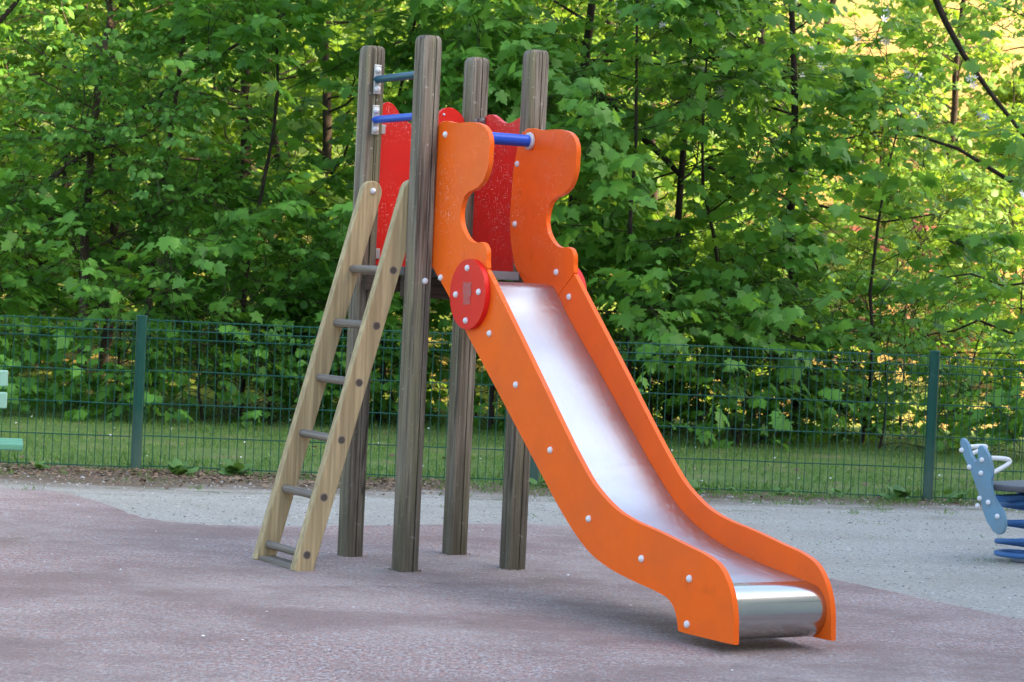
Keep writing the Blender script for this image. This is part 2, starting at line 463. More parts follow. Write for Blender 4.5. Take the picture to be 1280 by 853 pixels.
def hillside():
    nx, ny = 90, 60
    xs = np.linspace(-70, 70, nx); ys = np.linspace(23.2, 110, ny)
    X, Y = np.meshgrid(xs, ys)
    rs = np.random.RandomState(3)
    d = Y - 23.2
    Z = .30 * d * (d / (d + 6)) + .25 * np.sin(X * .55 + Y * .3) * np.clip(d / 8, 0, 1) + .12 * rs.randn(ny, nx) * np.clip(d / 5, 0, 1)
    Z = np.minimum(Z, 16 + .3 * np.sin(X * .2)) - .05
    V = np.stack([X, Y, Z], -1).reshape(-1, 3)
    F = [(j * nx + i, j * nx + i + 1, (j + 1) * nx + i + 1, (j + 1) * nx + i) for j in range(ny - 1) for i in range(nx - 1)]
    me = bpy.data.meshes.new('hillside'); me.from_pydata(V.tolist(), [], F)
    me.polygons.foreach_set('use_smooth', [True] * len(F))
    return tag(link('hillside', me, M['floor']), kind='structure')
hillside()
def hill_z(x, y):
    d = max(0, y - 23.2)
    return .30 * d * (d / (d + 6)) + .25 * math.sin(x * .55 + y * .3) * min(1, d / 8) - .08

# ------------------------------------------------------------------ unseen building, added to block the sun and shade the playground
def shade_house():
    root = empty('shade_building', (11.5, -3, 0))
    tag(root, 'unseen building added right of the playground to block the sun', 'building')
    wm = mat('render_wall', (.52, .47, .40), .9)[0]; gm = mat('window_glass', (.04, .05, .06), .1)[0]
    fm = mat('window_frame', (.7, .7, .68), .5)[0]; rm = mat('roof_tile', (.22, .09, .06), .8)[0]
    bm = bmesh.new(); box(bm, (0, -24, 0), (12, 20.3, 12.2)); finish(bm, 'wall', wm, root)
    bm = bmesh.new()
    P = [(-.6, 12.2), (12.6, 12.2), (6, 14.6)]
    A = [bm.verts.new((x, -24.6, z)) for x, z in P]; B = [bm.verts.new((x, 20.6, z)) for x, z in P]
    bm.faces.new(A); bm.faces.new(B[::-1])
    for i in range(3): bm.faces.new((A[i], B[i], B[(i + 1) % 3], A[(i + 1) % 3]))
    finish(bm, 'roof', rm, root)
    first = None
    for fl in range(4):
        for k in range(10):
            y, z = -21.5 + k * 4.4, 1.0 + fl * 2.9
            if first is None:
                bm = bmesh.new(); box(bm, (-.06, -.7, 0), (.02, .7, 1.5)); fr = finish(bm, 'window', fm, root)
                bm = bmesh.new(); box(bm, (-.07, -.6, .1), (-.03, .6, 1.4)); gl = finish(bm, 'pane', gm, fr)
                first = fr; fr.location = (0, y, z)
            else:
                o = first.copy(); C.objects.link(o); o.parent = root; o.location = (0, y, z)
                g2 = gl.copy(); C.objects.link(g2); g2.parent = o
shade_house()

# ------------------------------------------------------------------ the slide
S = .52
A_ = .5237
slide = empty('playground_slide', (-.4041, 9.9557, .012), A_ - math.pi / 2)
tag(slide, 'orange playground slide with steel chute, wooden posts and a ladder, standing on the rubber surface', 'slide')

def bolt(parent, loc, axis, r=.0135):
    """white domed bolt cap; axis is a unit vector away from the surface"""
    key = 'bolt_cap_mesh_%d' % int(r * 1e4)
    me = bpy.data.meshes.get(key)
    if me is None:
        bm = bmesh.new(); prof = [(1.0, 0), (1.0, .22), (.93, .42), (.75, .66), (.5, .82), (.22, .90), (0, .92)]
        rings = []
        for pr, pz in prof[:-1]:
            rings.append([bm.verts.new((pr * r * math.cos(a), pr * r * math.sin(a), pz * r)) for a in [k * math.pi / 8 for k in range(16)]])
        top = bm.verts.new((0, 0, prof[-1][1] * r))
        for a, b in zip(rings, rings[1:]):
            for k in range(16): bm.faces.new((a[k], a[(k + 1) % 16], b[(k + 1) % 16], b[k]))
        for k in range(16): bm.faces.new((rings[-1][k], rings[-1][(k + 1) % 16], top))
        for f in bm.faces: f.smooth = True
        me = bpy.data.meshes.new(key); bm.to_mesh(me); bm.free(); me.materials.append(M['cap'])
    o = bpy.data.objects.new('bolt_cap', me); C.objects.link(o); o.parent = parent
    o.location = loc; o.rotation_euler = Vector(axis).to_track_quat('Z', 'Y').to_euler()
    return o

def post(u, v, H, seed):
    h = .0438; rr = .011; rs = random.Random(seed)
    ring = []
    def arc(cx, cy, a0, n=4):
        for k in range(n + 1):
            a = a0 + k * (math.pi / 2) / n; ring.append((cx + rr * math.cos(a), cy + rr * math.sin(a)))
    c = h - rr
    arc(c, c, 0); arc(-c, c, math.pi / 2); arc(-c, -c, math.pi)
    arc(c, -c, 1.5 * math.pi)
    g = .010 + rs.uniform(-.006, .006)      # saw kerf in the +u face
    ring += [(h, g - .0024), (h - .024, g - .0009), (h - .024, g + .0009), (h, g + .0024)]
    zs = [-.06, 0, .4, .8, 1.2, 1.6, 2.0, H - .05, H - .020, H - .008, H - .001]
    sc = [1, 1, 1, 1, 1, 1, 1, 1, .985, .88, .74]
    bm = bmesh.new(); L = []
    for z, s in zip(zs, sc):
        L.append([bm.verts.new((x * s, y * s, z)) for x, y in ring])
    n = len(ring)
    for a, b in zip(L, L[1:]):
        for k in range(n): bm.faces.new((a[k], a[(k + 1) % n], b[(k + 1) % n], b[k]))
    bm.faces.new(L[-1]); bm.faces.new(L[0][::-1])
    o = finish(bm, 'post', M['post'], slide, True, 40)
    o.location = (u, v, 0)
    return o
post(-S, 0, 2.222, 1); p2 = post(0, 0, 2.232, 2); post(-S, S, 2.218, 3); post(0, S, 2.218, 4)
bolt(p2, (.046, .010, 1.212), (1, 0, 0))

# upper orange panels and chute sides: outline in (u, z)
UP = [(.027, 1.862), (.2, 1.865), (.363, 1.860), (.424, 1.844), (.464, 1.813), (.478, 1.775), (.477, 1.735), (.474, 1.690), (.457, 1.650), (.426, 1.614),
      (.360, 1.590), (.296, 1.572), (.272, 1.536), (.261, 1.495), (.270, 1.454), (.305, 1.412), (.355, 1.383), (.408, 1.375), (.450, 1.378), (.481, 1.362), (.495, 1.335), (.495, 1.305), (.503, 1.275),
      (.272, 1.088), (.209, 1.142), (.054, 1.262), (.022, 1.290), (-.002, 1.336), (-.025, 1.397), (-.043, 1.520), (-.041, 1.571), (-.028, 1.723), (-.008, 1.796), (.010, 1.845)]
UPS = catmull(UP, 4, corners=(22, 23, 25))
LP = [(.275, 1.085), (.503, 1.270), (.660, 1.1275), (.815, .987), (.970, .846), (1.125, .703), (1.281, .566), (1.375, .494), (1.456, .451), (1.535, .418), (1.640, .392), (1.824, .367), (2.016, .336), (2.135, .316), (2.199, .294),
      (2.250, .250), (2.282, .199), (2.301, .135), (2.306, .075), (2.309, .040), (2.14, .038), (1.974, .036), (1.963, .077), (1.942, .113), (1.900, .141), (1.843, .153), (1.686, .172), (1.506, .200), (1.381, .236), (1.257, .302), (1.145, .380), (1.021, .478), (.853, .613), (.684, .749), (.516, .884), (.347, 1.020)]
LPS = catmull(LP, 4, corners=(0, 1, 19, 21))
mpv = lambda p, d: (p[0], d, p[1])
TH = .021
V0 = .0455                       # outer face of the left-hand panels
V1 = S - .0455                   # outer face of the right-hand panels
lu = panel('upper_panel', UPS, mpv, V0, V0 + TH, M['orange'], slide, .004)
ru = panel('upper_panel', UPS, mpv, V1 - TH, V1, M['orange'], slide, .004)
ls = panel('chute_side', LPS, mpv, V0, V0 + TH, M['orange'], slide, .004)
rs_ = panel('chute_side', LPS, mpv, V1 - TH, V1, M['orange'], slide, .004)
for u, z in [(.103, 1.821), (.119, 1.229)]:
    bolt(lu, (u, V0, z), (0, -1, 0))
    bolt(ru, (u, V1, z), (0, 1, 0))
low = [(.55, 1.015), (.778, .824), (1.061, .592), (1.359, .362), (1.725, .259), (2.031, .227), (2.03, .069)]
for u, z in low:
    bolt(ls, (u, V0, z), (0, -1, 0)); bolt(rs_, (u, V1, z), (0, 1, 0))
for u, z in [(.001, 1.728), (.004, 1.472), (.364, 1.274)]: bolt(ru, (u, V1 - TH, z), (0, -1, 0))
bolt(rs_, (.475, V1 - TH, 1.175), (0, -1, 0))
# red discs over the joints
circ = [(.394 + .148 * math.cos(k * math.pi / 24), 1.167 + .142 * math.sin(k * math.pi / 24)) for k in range(48)]
dl = panel('disc', circ, mpv, V0 - .024, V0 - .001, M['red_disc'], slide, .007)
dr = panel('disc', circ, mpv, V1 + .001, V1 + .024, M['red_disc'], slide, .007)
for u, z in [(.388, 1.272), (.300, 1.163), (.490, 1.178), (.393, 1.060)]:
    bolt(dl, (u, V0 - .024, z), (0, -1, 0)); bolt(dr, (u, V1 + .024, z), (0, 1, 0))
mm, t, b = mat('worn_sticker', (.35, .07, .06), .6)
t.links.new(ramp(t, noise(t, coords(t, (60, 60, 60)), 1.0, 6, .8), [(.40, (.55, .03, .028)), (.58, (.40, .13, .12)), (.75, (.36, .22, .21))]), b.inputs['Base Color'])
bm = bmesh.new()
stk = [(.355, 1.215), (.430, 1.215), (.422, 1.195), (.430, 1.170), (.418, 1.150), (.425, 1.128), (.362, 1.122), (.366, 1.150), (.358, 1.180)]
bm.faces.new([bm.verts.new((x, V0 - .0255, z)) for x, z in stk])
finish(bm, 'worn_sticker', mm, dl)

# steel chute: a bent sheet between the sides
def sheet_path(name, path, v0, v1, th, m, nv=2):
    P = [Vector((a, b)) for a, b in path]
    bm = bmesh.new(); top, bot = [], []
    for i, p in enumerate(P):
        d = (P[min(i + 1, len(P) - 1)] - P[max(i - 1, 0)]).normalized(); nrm = Vector((-d.y, d.x))
        q = p - nrm * th
        top.append([bm.verts.new((p.x, v0 + (v1 - v0) * k / nv, p.y)) for k in range(nv + 1)])
        bot.append([bm.verts.new((q.x, v0 + (v1 - v0) * k / nv, q.y)) for k in range(nv + 1)])
    for i in range(len(P) - 1):
        for k in range(nv):
            bm.faces.new((top[i][k], top[i + 1][k], top[i + 1][k + 1], top[i][k + 1]))
            bm.faces.new((bot[i][k], bot[i][k + 1], bot[i + 1][k + 1], bot[i + 1][k]))
        bm.faces.new((top[i][0], bot[i][0], bot[i + 1][0], top[i + 1][0]))
        bm.faces.new((top[i][nv], top[i + 1][nv], bot[i + 1][nv], bot[i][nv]))
    for i in (0, -1):
        for k in range(nv): bm.faces.new((top[i][k], top[i][k + 1], bot[i][k + 1], bot[i][k]))
    return finish(bm, name, m, slide, True, 45)
cv0, cv1 = V0 + TH + .001, V1 - TH - .001
cp = [(.045, 1.224), (.16, 1.223), (.30, 1.220), (.345, 1.212), (.375, 1.188), (.476, 1.093), (.703, .908), (.953, .701), (1.144, .545), (1.245, .468), (1.349, .400), (1.47, .344), (1.622, .298), (1.77, .270), (1.924, .250), (2.06, .236), (2.150, .226)]
sheet_path('chute', catmull(cp, 5, closed=False), cv0, cv1, .004, M['chute'])
cr = [(2.151, .2262), (2.185, .222)] + [(2.185 + .092 * math.sin(a), .130 + .092 * math.cos(a)) for a in [k * math.pi / 14 for k in range(1, 15)]] + [(2.13, .038)]
sheet_path('end_roll', cr, cv0, cv1, .003, M['roll'])

# platform and beams
for k in range(4):
    bm = bmesh.new(); u1 = .072 - k * .138; u0_ = u1 - .132
    vv0, vv1 = (.074, S - .074) if k in (0, 3) else (-.03, S + .03)
    box(bm, (max(u0_, -.47), vv0, 1.233), (u1, vv1, 1.269), .004); finish(bm, 'platform_board', M['board'], slide)
bm = bmesh.new(); box(bm, (-.472, -.020, 1.160), (-.434, S + .03, 1.230), .004); bb = finish(bm, 'beam', M['beam'], slide)
bolt(bb, (-.434, .028, 1.205), (1, 0, 0))
bm = bmesh.new(); box(bm, (-.086, -.038, 1.140), (-.048, S + .03, 1.230), .004); finish(bm, 'beam', M['beam'], slide)
bm = bmesh.new(); box(bm, (-.432, .20, 1.150), (-.088, .24, 1.230), .004); finish(bm, 'beam', M['beam'], slide)

# red guard panels
PA = [(.050, 1.27), (.050, 1.955), (.066, 1.979), (.086, 1.986), (.112, 1.974), (.150, 1.928), (.185, 1.905), (.225, 1.894), (.265, 1.896), (.300, 1.912), (.335, 1.955), (.365, 1.980), (.394, 1.986), (.430, 1.972), (.468, 1.935), (.468, 1.27)]
pa = panel('guard_panel', catmull(PA, 4, corners=(0, 1, 14, 15)), lambda p, d: (d, p[0], p[1]), -S - .010, -S + .010, M['red'], slide)
PB = [(-.470, 1.27), (-.470, 1.900), (-.440, 1.930), (-.390, 1.953), (-.345, 1.957), (-.305, 1.944), (-.265, 1.926), (-.225, 1.915), (-.180, 1.914), (-.135, 1.924), (-.095, 1.936), (-.050, 1.920), (-.050, 1.27)]
pb = panel('guard_panel', catmull(PB, 4, corners=(0, 1, 11, 12)), mpv, S - .010, S + .010, M['red'], slide)
for p, a, b in ((pa, (-S + .011, .048, 1.845), (-S + .017, .072, 1.885)), (pa, (-S + .011, .048, 1.300), (-S + .017, .072, 1.345)),
                (pb, (-.474, S - .019, 1.915), (-.395, S - .011, 1.945))):
    bm = bmesh.new(); box(bm, a, b, .002); finish(bm, 'bracket', M['bracket'] if p is pb else M['plate'], p)
bolt(pa, (-S + .010, .360, 1.952), (1, 0, 0), .006)
for u in (-.470, -.408): 
    o = bolt(pb, (u, S - .019, 1.930), (0, -1, 0), .0128)
    o.data = o.data.copy(); o.data.materials[0] = M['bracket']

# handle bars with plates
def bar(name, a, b, r, m):
    return tubes_mesh(name, [([a, ((a[0] + b[0]) / 2, (a[1] + b[1]) / 2, (a[2] + b[2]) / 2), b], r, 20)], m, slide, caps=True)
for z, m in ((2.075, M['bluedark']), (1.900, M['blue'])):
    hb = bar('handle_bar', (-S + .047, .004, z), (-.047, .004, z), .0165, m)
    bm = bmesh.new(); box(bm, (-S + .0465, -.012, z - .064), (-S + .0535, .022, z + .064), .003)
    pl = finish(bm, 'mounting_plate', M['plate'], hb)
    for dz in (.041, -.041): bolt(pl, (-S + .0535, .005, z + dz), (1, 0, 0))
hb = bar('handle_bar', (.104, V0 + TH, 1.822), (.104, V1 - TH, 1.822), .0255, M['blue'])
bm = bmesh.new()
ring = [(.104 + .037 * math.cos(k * math.pi / 16), 1.822 + .037 * math.sin(k * math.pi / 16)) for k in range(32)]
prism(bm, ring, mpv, V1 - TH - .016, V1 - TH - .0005, .004)
finish(bm, 'flange', M['rim'], hb, True, 50)

# ladder
lad = [(-.43, .066), (-.365, .303), (-.296, .541), (-.227, .779), (-.159, 1.017), (-.092, 1.251)]
bv, bz = -.012, 1.590
d = Vector((.43 - .012 + .03, 1.60)).normalized()
for u_in, u_out in ((-.4735, -.429), (-.0905, -.0475)):
    n_ = Vector((d.y, -d.x)); hw = .044
    top = Vector((bv, bz)); foot = Vector((-.447, -.02))
    dd = (top - foot).normalized(); n_ = Vector((dd.y, -dd.x))
    pts = [foot - n_ * hw - dd * (-.012), foot + n_ * hw + dd * (-.012)]
    pts += [top + n_ * hw * math.cos(a) + dd * hw * math.sin(a) for a in [k * math.pi / 12 for k in range(13)]]
    pts = [(p.x, p.y) for p in pts]
    rl = panel('ladder_rail', pts, lambda p, dpt: (dpt, p[0], p[1]), u_in, u_out, M['rail'], slide, .005)
    bolt(rl, (u_out, bv, bz), (1, 0, 0))
    km = mat('dark_end_grain', (.085, .065, .05), .85)[0]
for v, z in lad:
    tubes_mesh('rung', [([(-.475, v, z), (-.26, v, z), (-.0462, v, z)], .0175, 14)], M['rung'], slide, caps=True)
    pe = tubes_mesh('peg_end', [([(-.0475, v, z), (-.0465, v, z), (-.0452, v, z)], .0135, 12)], km, slide.children[-1] if False else rl, caps=True)
bm = bmesh.new(); box(bm, (-.428, -.475, .000), (-.092, -.40, .018), .003); finish(bm, 'foot_board', M['rung'], slide)

# ------------------------------------------------------------------ fence
fence = empty('mesh_fence', (0, FY, .008), FA)
tag(fence, 'green welded wire mesh fence with round posts between gravel and lawn', 'fence')
FH = .936
fxs = [-7.05, -4.64, -2.235, .174, 2.640, 5.05, 7.46]
fpost = None
for x in fxs:
    if fpost is None:
        r = .033
        bm = bmesh.new(); prof = [(r, -.05), (r, .3), (r, .6), (r, FH - .012), (r * 1.06, FH - .012), (r * 1.06, FH - .003), (r * .9, FH), (0.0001, FH + .001)]
        L = [[bm.verts.new((a * math.cos(k * math.pi / 10), a * math.sin(k * math.pi / 10), z)) for k in range(20)] for a, z in prof]
        for a, b in zip(L, L[1:]):
            for k in range(20): bm.faces.new((a[k], a[(k + 1) % 20], b[(k + 1) % 20], b[k]))
        fpost = finish(bm, 'post', M['fpost'], fence, True, 40)
        fpost.location = (x / math.cos(FA), 0, 0)
    else:
        o = fpost.copy(); C.objects.link(o); o.parent = fence; o.location = (x / math.cos(FA), 0, 0)
hz = [(.022, 0), (.205, 0), (.400, 0), (.600, 0), (.795, 0), (.846, -.024), (.902, 0)]
for i in range(len(fxs) - 1):
    x0, x1 = fxs[i] / math.cos(FA) + .036, fxs[i + 1] / math.cos(FA) - .036
    tb = []
    rs = random.Random(i)
    dz = rs.uniform(-.006, .006)
    for z, yy in hz:
        for off in ((-.0045,)):
            pth = [(x0 + (x1 - x0) * k / 6, yy + off + rs.gauss(0, .002), z + dz + rs.gauss(0, .0015)) for k in range(7)]
            tb.append((pth, .0036, 6))
    nvw = int((x1 - x0) / .05)
    for k in range(nvw + 1):
        x = x0 + .01 + k * (x1 - x0 - .02) / nvw
        j = rs.gauss(0, .0015)
        tb.append(([(x, 0, .0 + dz), (x + j, rs.gauss(0, .002), .4 + dz), (x, 0, .795 + dz), (x, -.020, .846 + dz), (x, 0, .902 + dz), (x, .0, .912 + dz)], .0026, 5))
    tubes_mesh('wire_panel', tb, M['fence'], fence)
# small clamps on posts, as part of each post's look
# ------------------------------------------------------------------ bench at the left edge
def bench():
    root = empty('bench', (-2.13, 10.40, -.004), R(12))
    tag(root, 'mint green slatted bench at the left edge of the playground', 'bench')
    gm = plastic('mint_paint', (.32, .54, .41), wear=False); gm2 = plastic('green_paint', (.13, .34, .21), wear=False)
    dm = mat('bench_steel', (.05, .06, .06), .5, .5)[0]
    for k in range(3):
        bm = bmesh.new(); box(bm, (-1.75, -.17 + k * .125, .420), (0.02, -.06 + k * .125, .448), .006); finish(bm, 'seat_slat', gm2, root)
    for z in (.575, .672):
        bm = bmesh.new(); box(bm, (-1.75, .225 + (z - .5) * .2, z), (-.055, .250 + (z - .5) * .2, z + .072), .006); finish(bm, 'back_slat', gm, root)
    for x in (-1.5, -.30):
        bm = bmesh.new(); box(bm, (x - .025, -.15, 0), (x + .025, -.11, .418), .004); box(bm, (x - .025, .17, 0), (x + .025, .21, .418), .004)
        box(bm, (x - .024, -.112, .385), (x + .024, .172, .417), .003); finish(bm, 'leg', dm, root)
        tubes_mesh('back_support', [([(x, .20, .40), (x, .265, .55), (x, .295, .76)], .016, 8)], dm, root, caps=True)
bench()

# ------------------------------------------------------------------ spring rider at the right edge
def rider():
    root = empty('spring_rider', (2.50, 11.42, .008), 0)
    tag(root, 'light blue spring rider with white handles on a coiled blue spring, on the gravel', 'spring rider')
    bm_, t, b = mat('rider_blue', (.12, .32, .52), .45)
    v = coords(t); t.links.new(mix(t, ramp(t, noise(t, v, 8, 6), [(.45, 0), (.75, .7)]), (.14, .28, .39), (.15, .21, .25)), b.inputs['Base Color'])
    sp = mat('spring_blue', (.035, .13, .34), .5)[0]; sd = mat('seat_grey', (.07, .075, .085), .55)[0]; wh = mat('handle_white', (.75, .75, .74), .4)[0]
    # fish-tail front board, in its own leaning plane; (a, z): a runs across the board
    nrm = Vector((-.74, -.67, 0)).normalized(); ax = Vector((-nrm.y, nrm.x, 0)) * 1
    ax = Vector((.67, -.74, 0)).normalized()
    px = [(88, 80), (97, 76), (106, 80), (125, 110), (140, 160), (158, 196), (170, 206), (178, 196), (181, 175), (178, 135), (184, 118), (196, 114), (212, 128), (235, 170), (252, 228), (256, 275), (245, 308), (250, 350), (272, 408), (300, 450), (318, 492), (322, 545), (312, 580), (290, 590), (255, 565), (222, 505), (203, 450), (187, 380), (166, 320), (142, 250), (122, 210), (101, 160)]
    cb = Vector((-.22, -.12, 0))          # a point of the board plane, from the root
    pts = []
    def onboard(zx, zy):
        X, Y = 1180 + zx / 4.26, 530 + zy / 4.26
        dr = f_ + ((X - 640) / LENS_PX) * right - ((Y - 426.5) / LENS_PX) * up
        o = Vector((0, 0, CAM_H)) - root.location
        tt = (cb - o).dot(nrm) / dr.dot(nrm)
        return o + dr * tt
    for p in px:
        q = onboard(*p); pts.append(((q - cb).dot(ax), q.z))
    mp = lambda p, d: cb + ax * p[0] - nrm * d + Vector((0, 0, p[1]))
    bd = panel('front_board', catmull(pts, 3), mp, 0, .022, bm_, root, .006)
    for p in [(95, 140), (135, 230), (203, 192), (198, 263), (190, 397), (180, 436), (236, 418), (285, 493)]:
        q = onboard(*p); bolt(bd, q, nrm, .0125)
    back = -nrm
    # handles: two loops behind the board
    for pa, pb_ in (((108, 125), (118, 165)), ((236, 182), (244, 262))):
        a, b2 = onboard(*pa) + back * .02, onboard(*pb_) + back * .02
        path = []
        for k in range(13):
            s = k / 12; a1 = math.pi * s
            path.append(a * (1 - s) + b2 * s + back * (.115 * math.sin(a1)) + ax * .02 * math.sin(a1) + Vector((0, 0, .02 * math.sin(a1) )))
        tubes_mesh('handle', [(path, .0115, 10)], wh, root, caps=True)
    # seat along the riding axis
    a0 = cb + back * .03 + ax * .02; 
    def slab(name, u0, u1, wd, z0, z1, m, bev=.008):
        bm = bmesh.new()
        pts2 = [(u0, -wd * .7), (u0 + .04, -wd), (u1 - .06, -wd), (u1, -wd * .55), (u1, wd * .55), (u1 - .06, wd), (u0 + .04, wd), (u0, wd * .7)]
        prism(bm, pts2, lambda p, d: a0 + back * p[0] + ax * p[1] + Vector((0, 0, d)), z0, z1, bev)
        return finish(bm, name, m, root, True, 40)
    slab('seat', -.002, .62, .13, .352, .382, sd)
    slab('spring_plate', .20, .46, .10, .285, .300, sp, .003)
    bm = bmesh.new()
    for s in (-1, 1):
        q = a0 + back * .32 + ax * (.07 * s); box(bm, q + Vector((-.02, -.02, .299)), q + Vector((.02, .02, .353)))
    finish(bm, 'seat_bracket', sp, root)
    slab('neck_beam', -.005, .40, .03, .300, .328, sp, .003)
    c0 = a0 + back * .27
    coil = []
    for k in range(140):
        a1 = k / 139 * 2 * math.pi * 3.7; z = .030 + .25 * max(0, (k - 34) / 105) + .012 * min(1, k / 34)
        rr = .134 if 10 < k < 130 else .126
        coil.append((c0.x + rr * math.cos(a1), c0.y + rr * math.sin(a1), z))
    tubes_mesh('spring', [(coil, .0130, 10)], sp, root, caps=True)
    bm = bmesh.new(); ringp = [(.07 * math.cos(k * math.pi / 12), .07 * math.sin(k * math.pi / 12)) for k in range(24)]
    prism(bm, ringp, lambda p, d: c0 + Vector((p[0], p[1], d)), -.005, .008, .003); finish(bm, 'base_plate', sd, root)
rider()

# ------------------------------------------------------------------ leaves and trees
def maple_leaf():
    half = [(.0, .0), (.16, -.10), (.40, .02), (.29, .16), (.40, .27), (.58, .47), (.36, .46), (.24, .50), (.26, .68), (.13, .74), (.0, 1.0)]
    pts = half + [(-x, y) for x, y in reversed(half[1:-1])]
    ctr = (0, .32)
    V = [(ctr[0], ctr[1], 0.0)] + [(x, y, -.16 * abs(x) - .14 * (y - .3) ** 2 * (1 if y > .3 else .3)) for x, y in pts]
    n = len(pts); F = [(0, 1 + k, 1 + (k + 1) % n) for k in range(n)]
    return np.array(V), F
def ovate_leaf():
    V = [(0, 0, 0), (.25, .16, -.03), (.37, .45, -.05), (.25, .78, -.07), (0, 1.0, -.10), (-.25, .78, -.07), (-.37, .45, -.05), (-.25, .16, -.03), (0, .5, .06)]
    F = [(0, 1, 2, 8), (8, 2, 3, 4), (0, 8, 6, 7), (8, 4, 5, 6)]
    return np.array(V), F
def blossom():
    V = [(0, 0, 0)]; F = []
    for k in range(5):
        a = k * 2 * math.pi / 5
        i = len(V)
        for da, r, z in ((-.45, .5, .12), (-.25, 1, .3), (.25, 1, .3), (.45, .5, .12)): V.append((r * math.cos(a + da), r * math.sin(a + da), z))
        F.append((0, i, i + 1, i + 2, i + 3))
    return np.array(V), F
TEMPL = {'maple': maple_leaf(), 'ovate': ovate_leaf(), 'blossom': blossom()}

def scatter_mesh(name, templ, P, T, N, size, m, parent=None, smooth=False):
    V0_, F0 = TEMPL[templ] if isinstance(templ, str) else templ
    P, T, N = (np.asarray(a, float) for a in (P, T, N)); size = np.asarray(size, float)
    T = T / (np.linalg.norm(T, axis=1)[:, None] + 1e-9)
    X = np.cross(T, N); X /= np.linalg.norm(X, axis=1)[:, None] + 1e-9
    N = np.cross(X, T)
    V = P[:, None, :] + size[:, None, None] * (X[:, None, :] * V0_[None, :, 0:1] + T[:, None, :] * V0_[None, :, 1:2] + N[:, None, :] * V0_[None, :, 2:3])
    n, k = len(P), len(V0_)
    li = np.concatenate([np.array(f) for f in F0]); tot = np.array([len(f) for f in F0])
    LI = (li[None, :] + (np.arange(n) * k)[:, None]).ravel()
    TOT = np.tile(tot, n); ST = np.concatenate([[0], np.cumsum(TOT)[:-1]])
    return from_arrays(name, V.reshape(-1, 3), LI, ST, TOT, m, parent, smooth)

def wander(rs, p, d, L, n, bend=.25, lift=0.0):
    p = np.array(p, float); d = np.array(d, float); d /= np.linalg.norm(d); out = [p.copy()]
    for i in range(n):
        d = d + rs.normal(0, bend, 3) * .5 + np.array([0, 0, lift]); d /= np.linalg.norm(d)
        p = p + d * L / n; out.append(p.copy())
    return np.array(out)

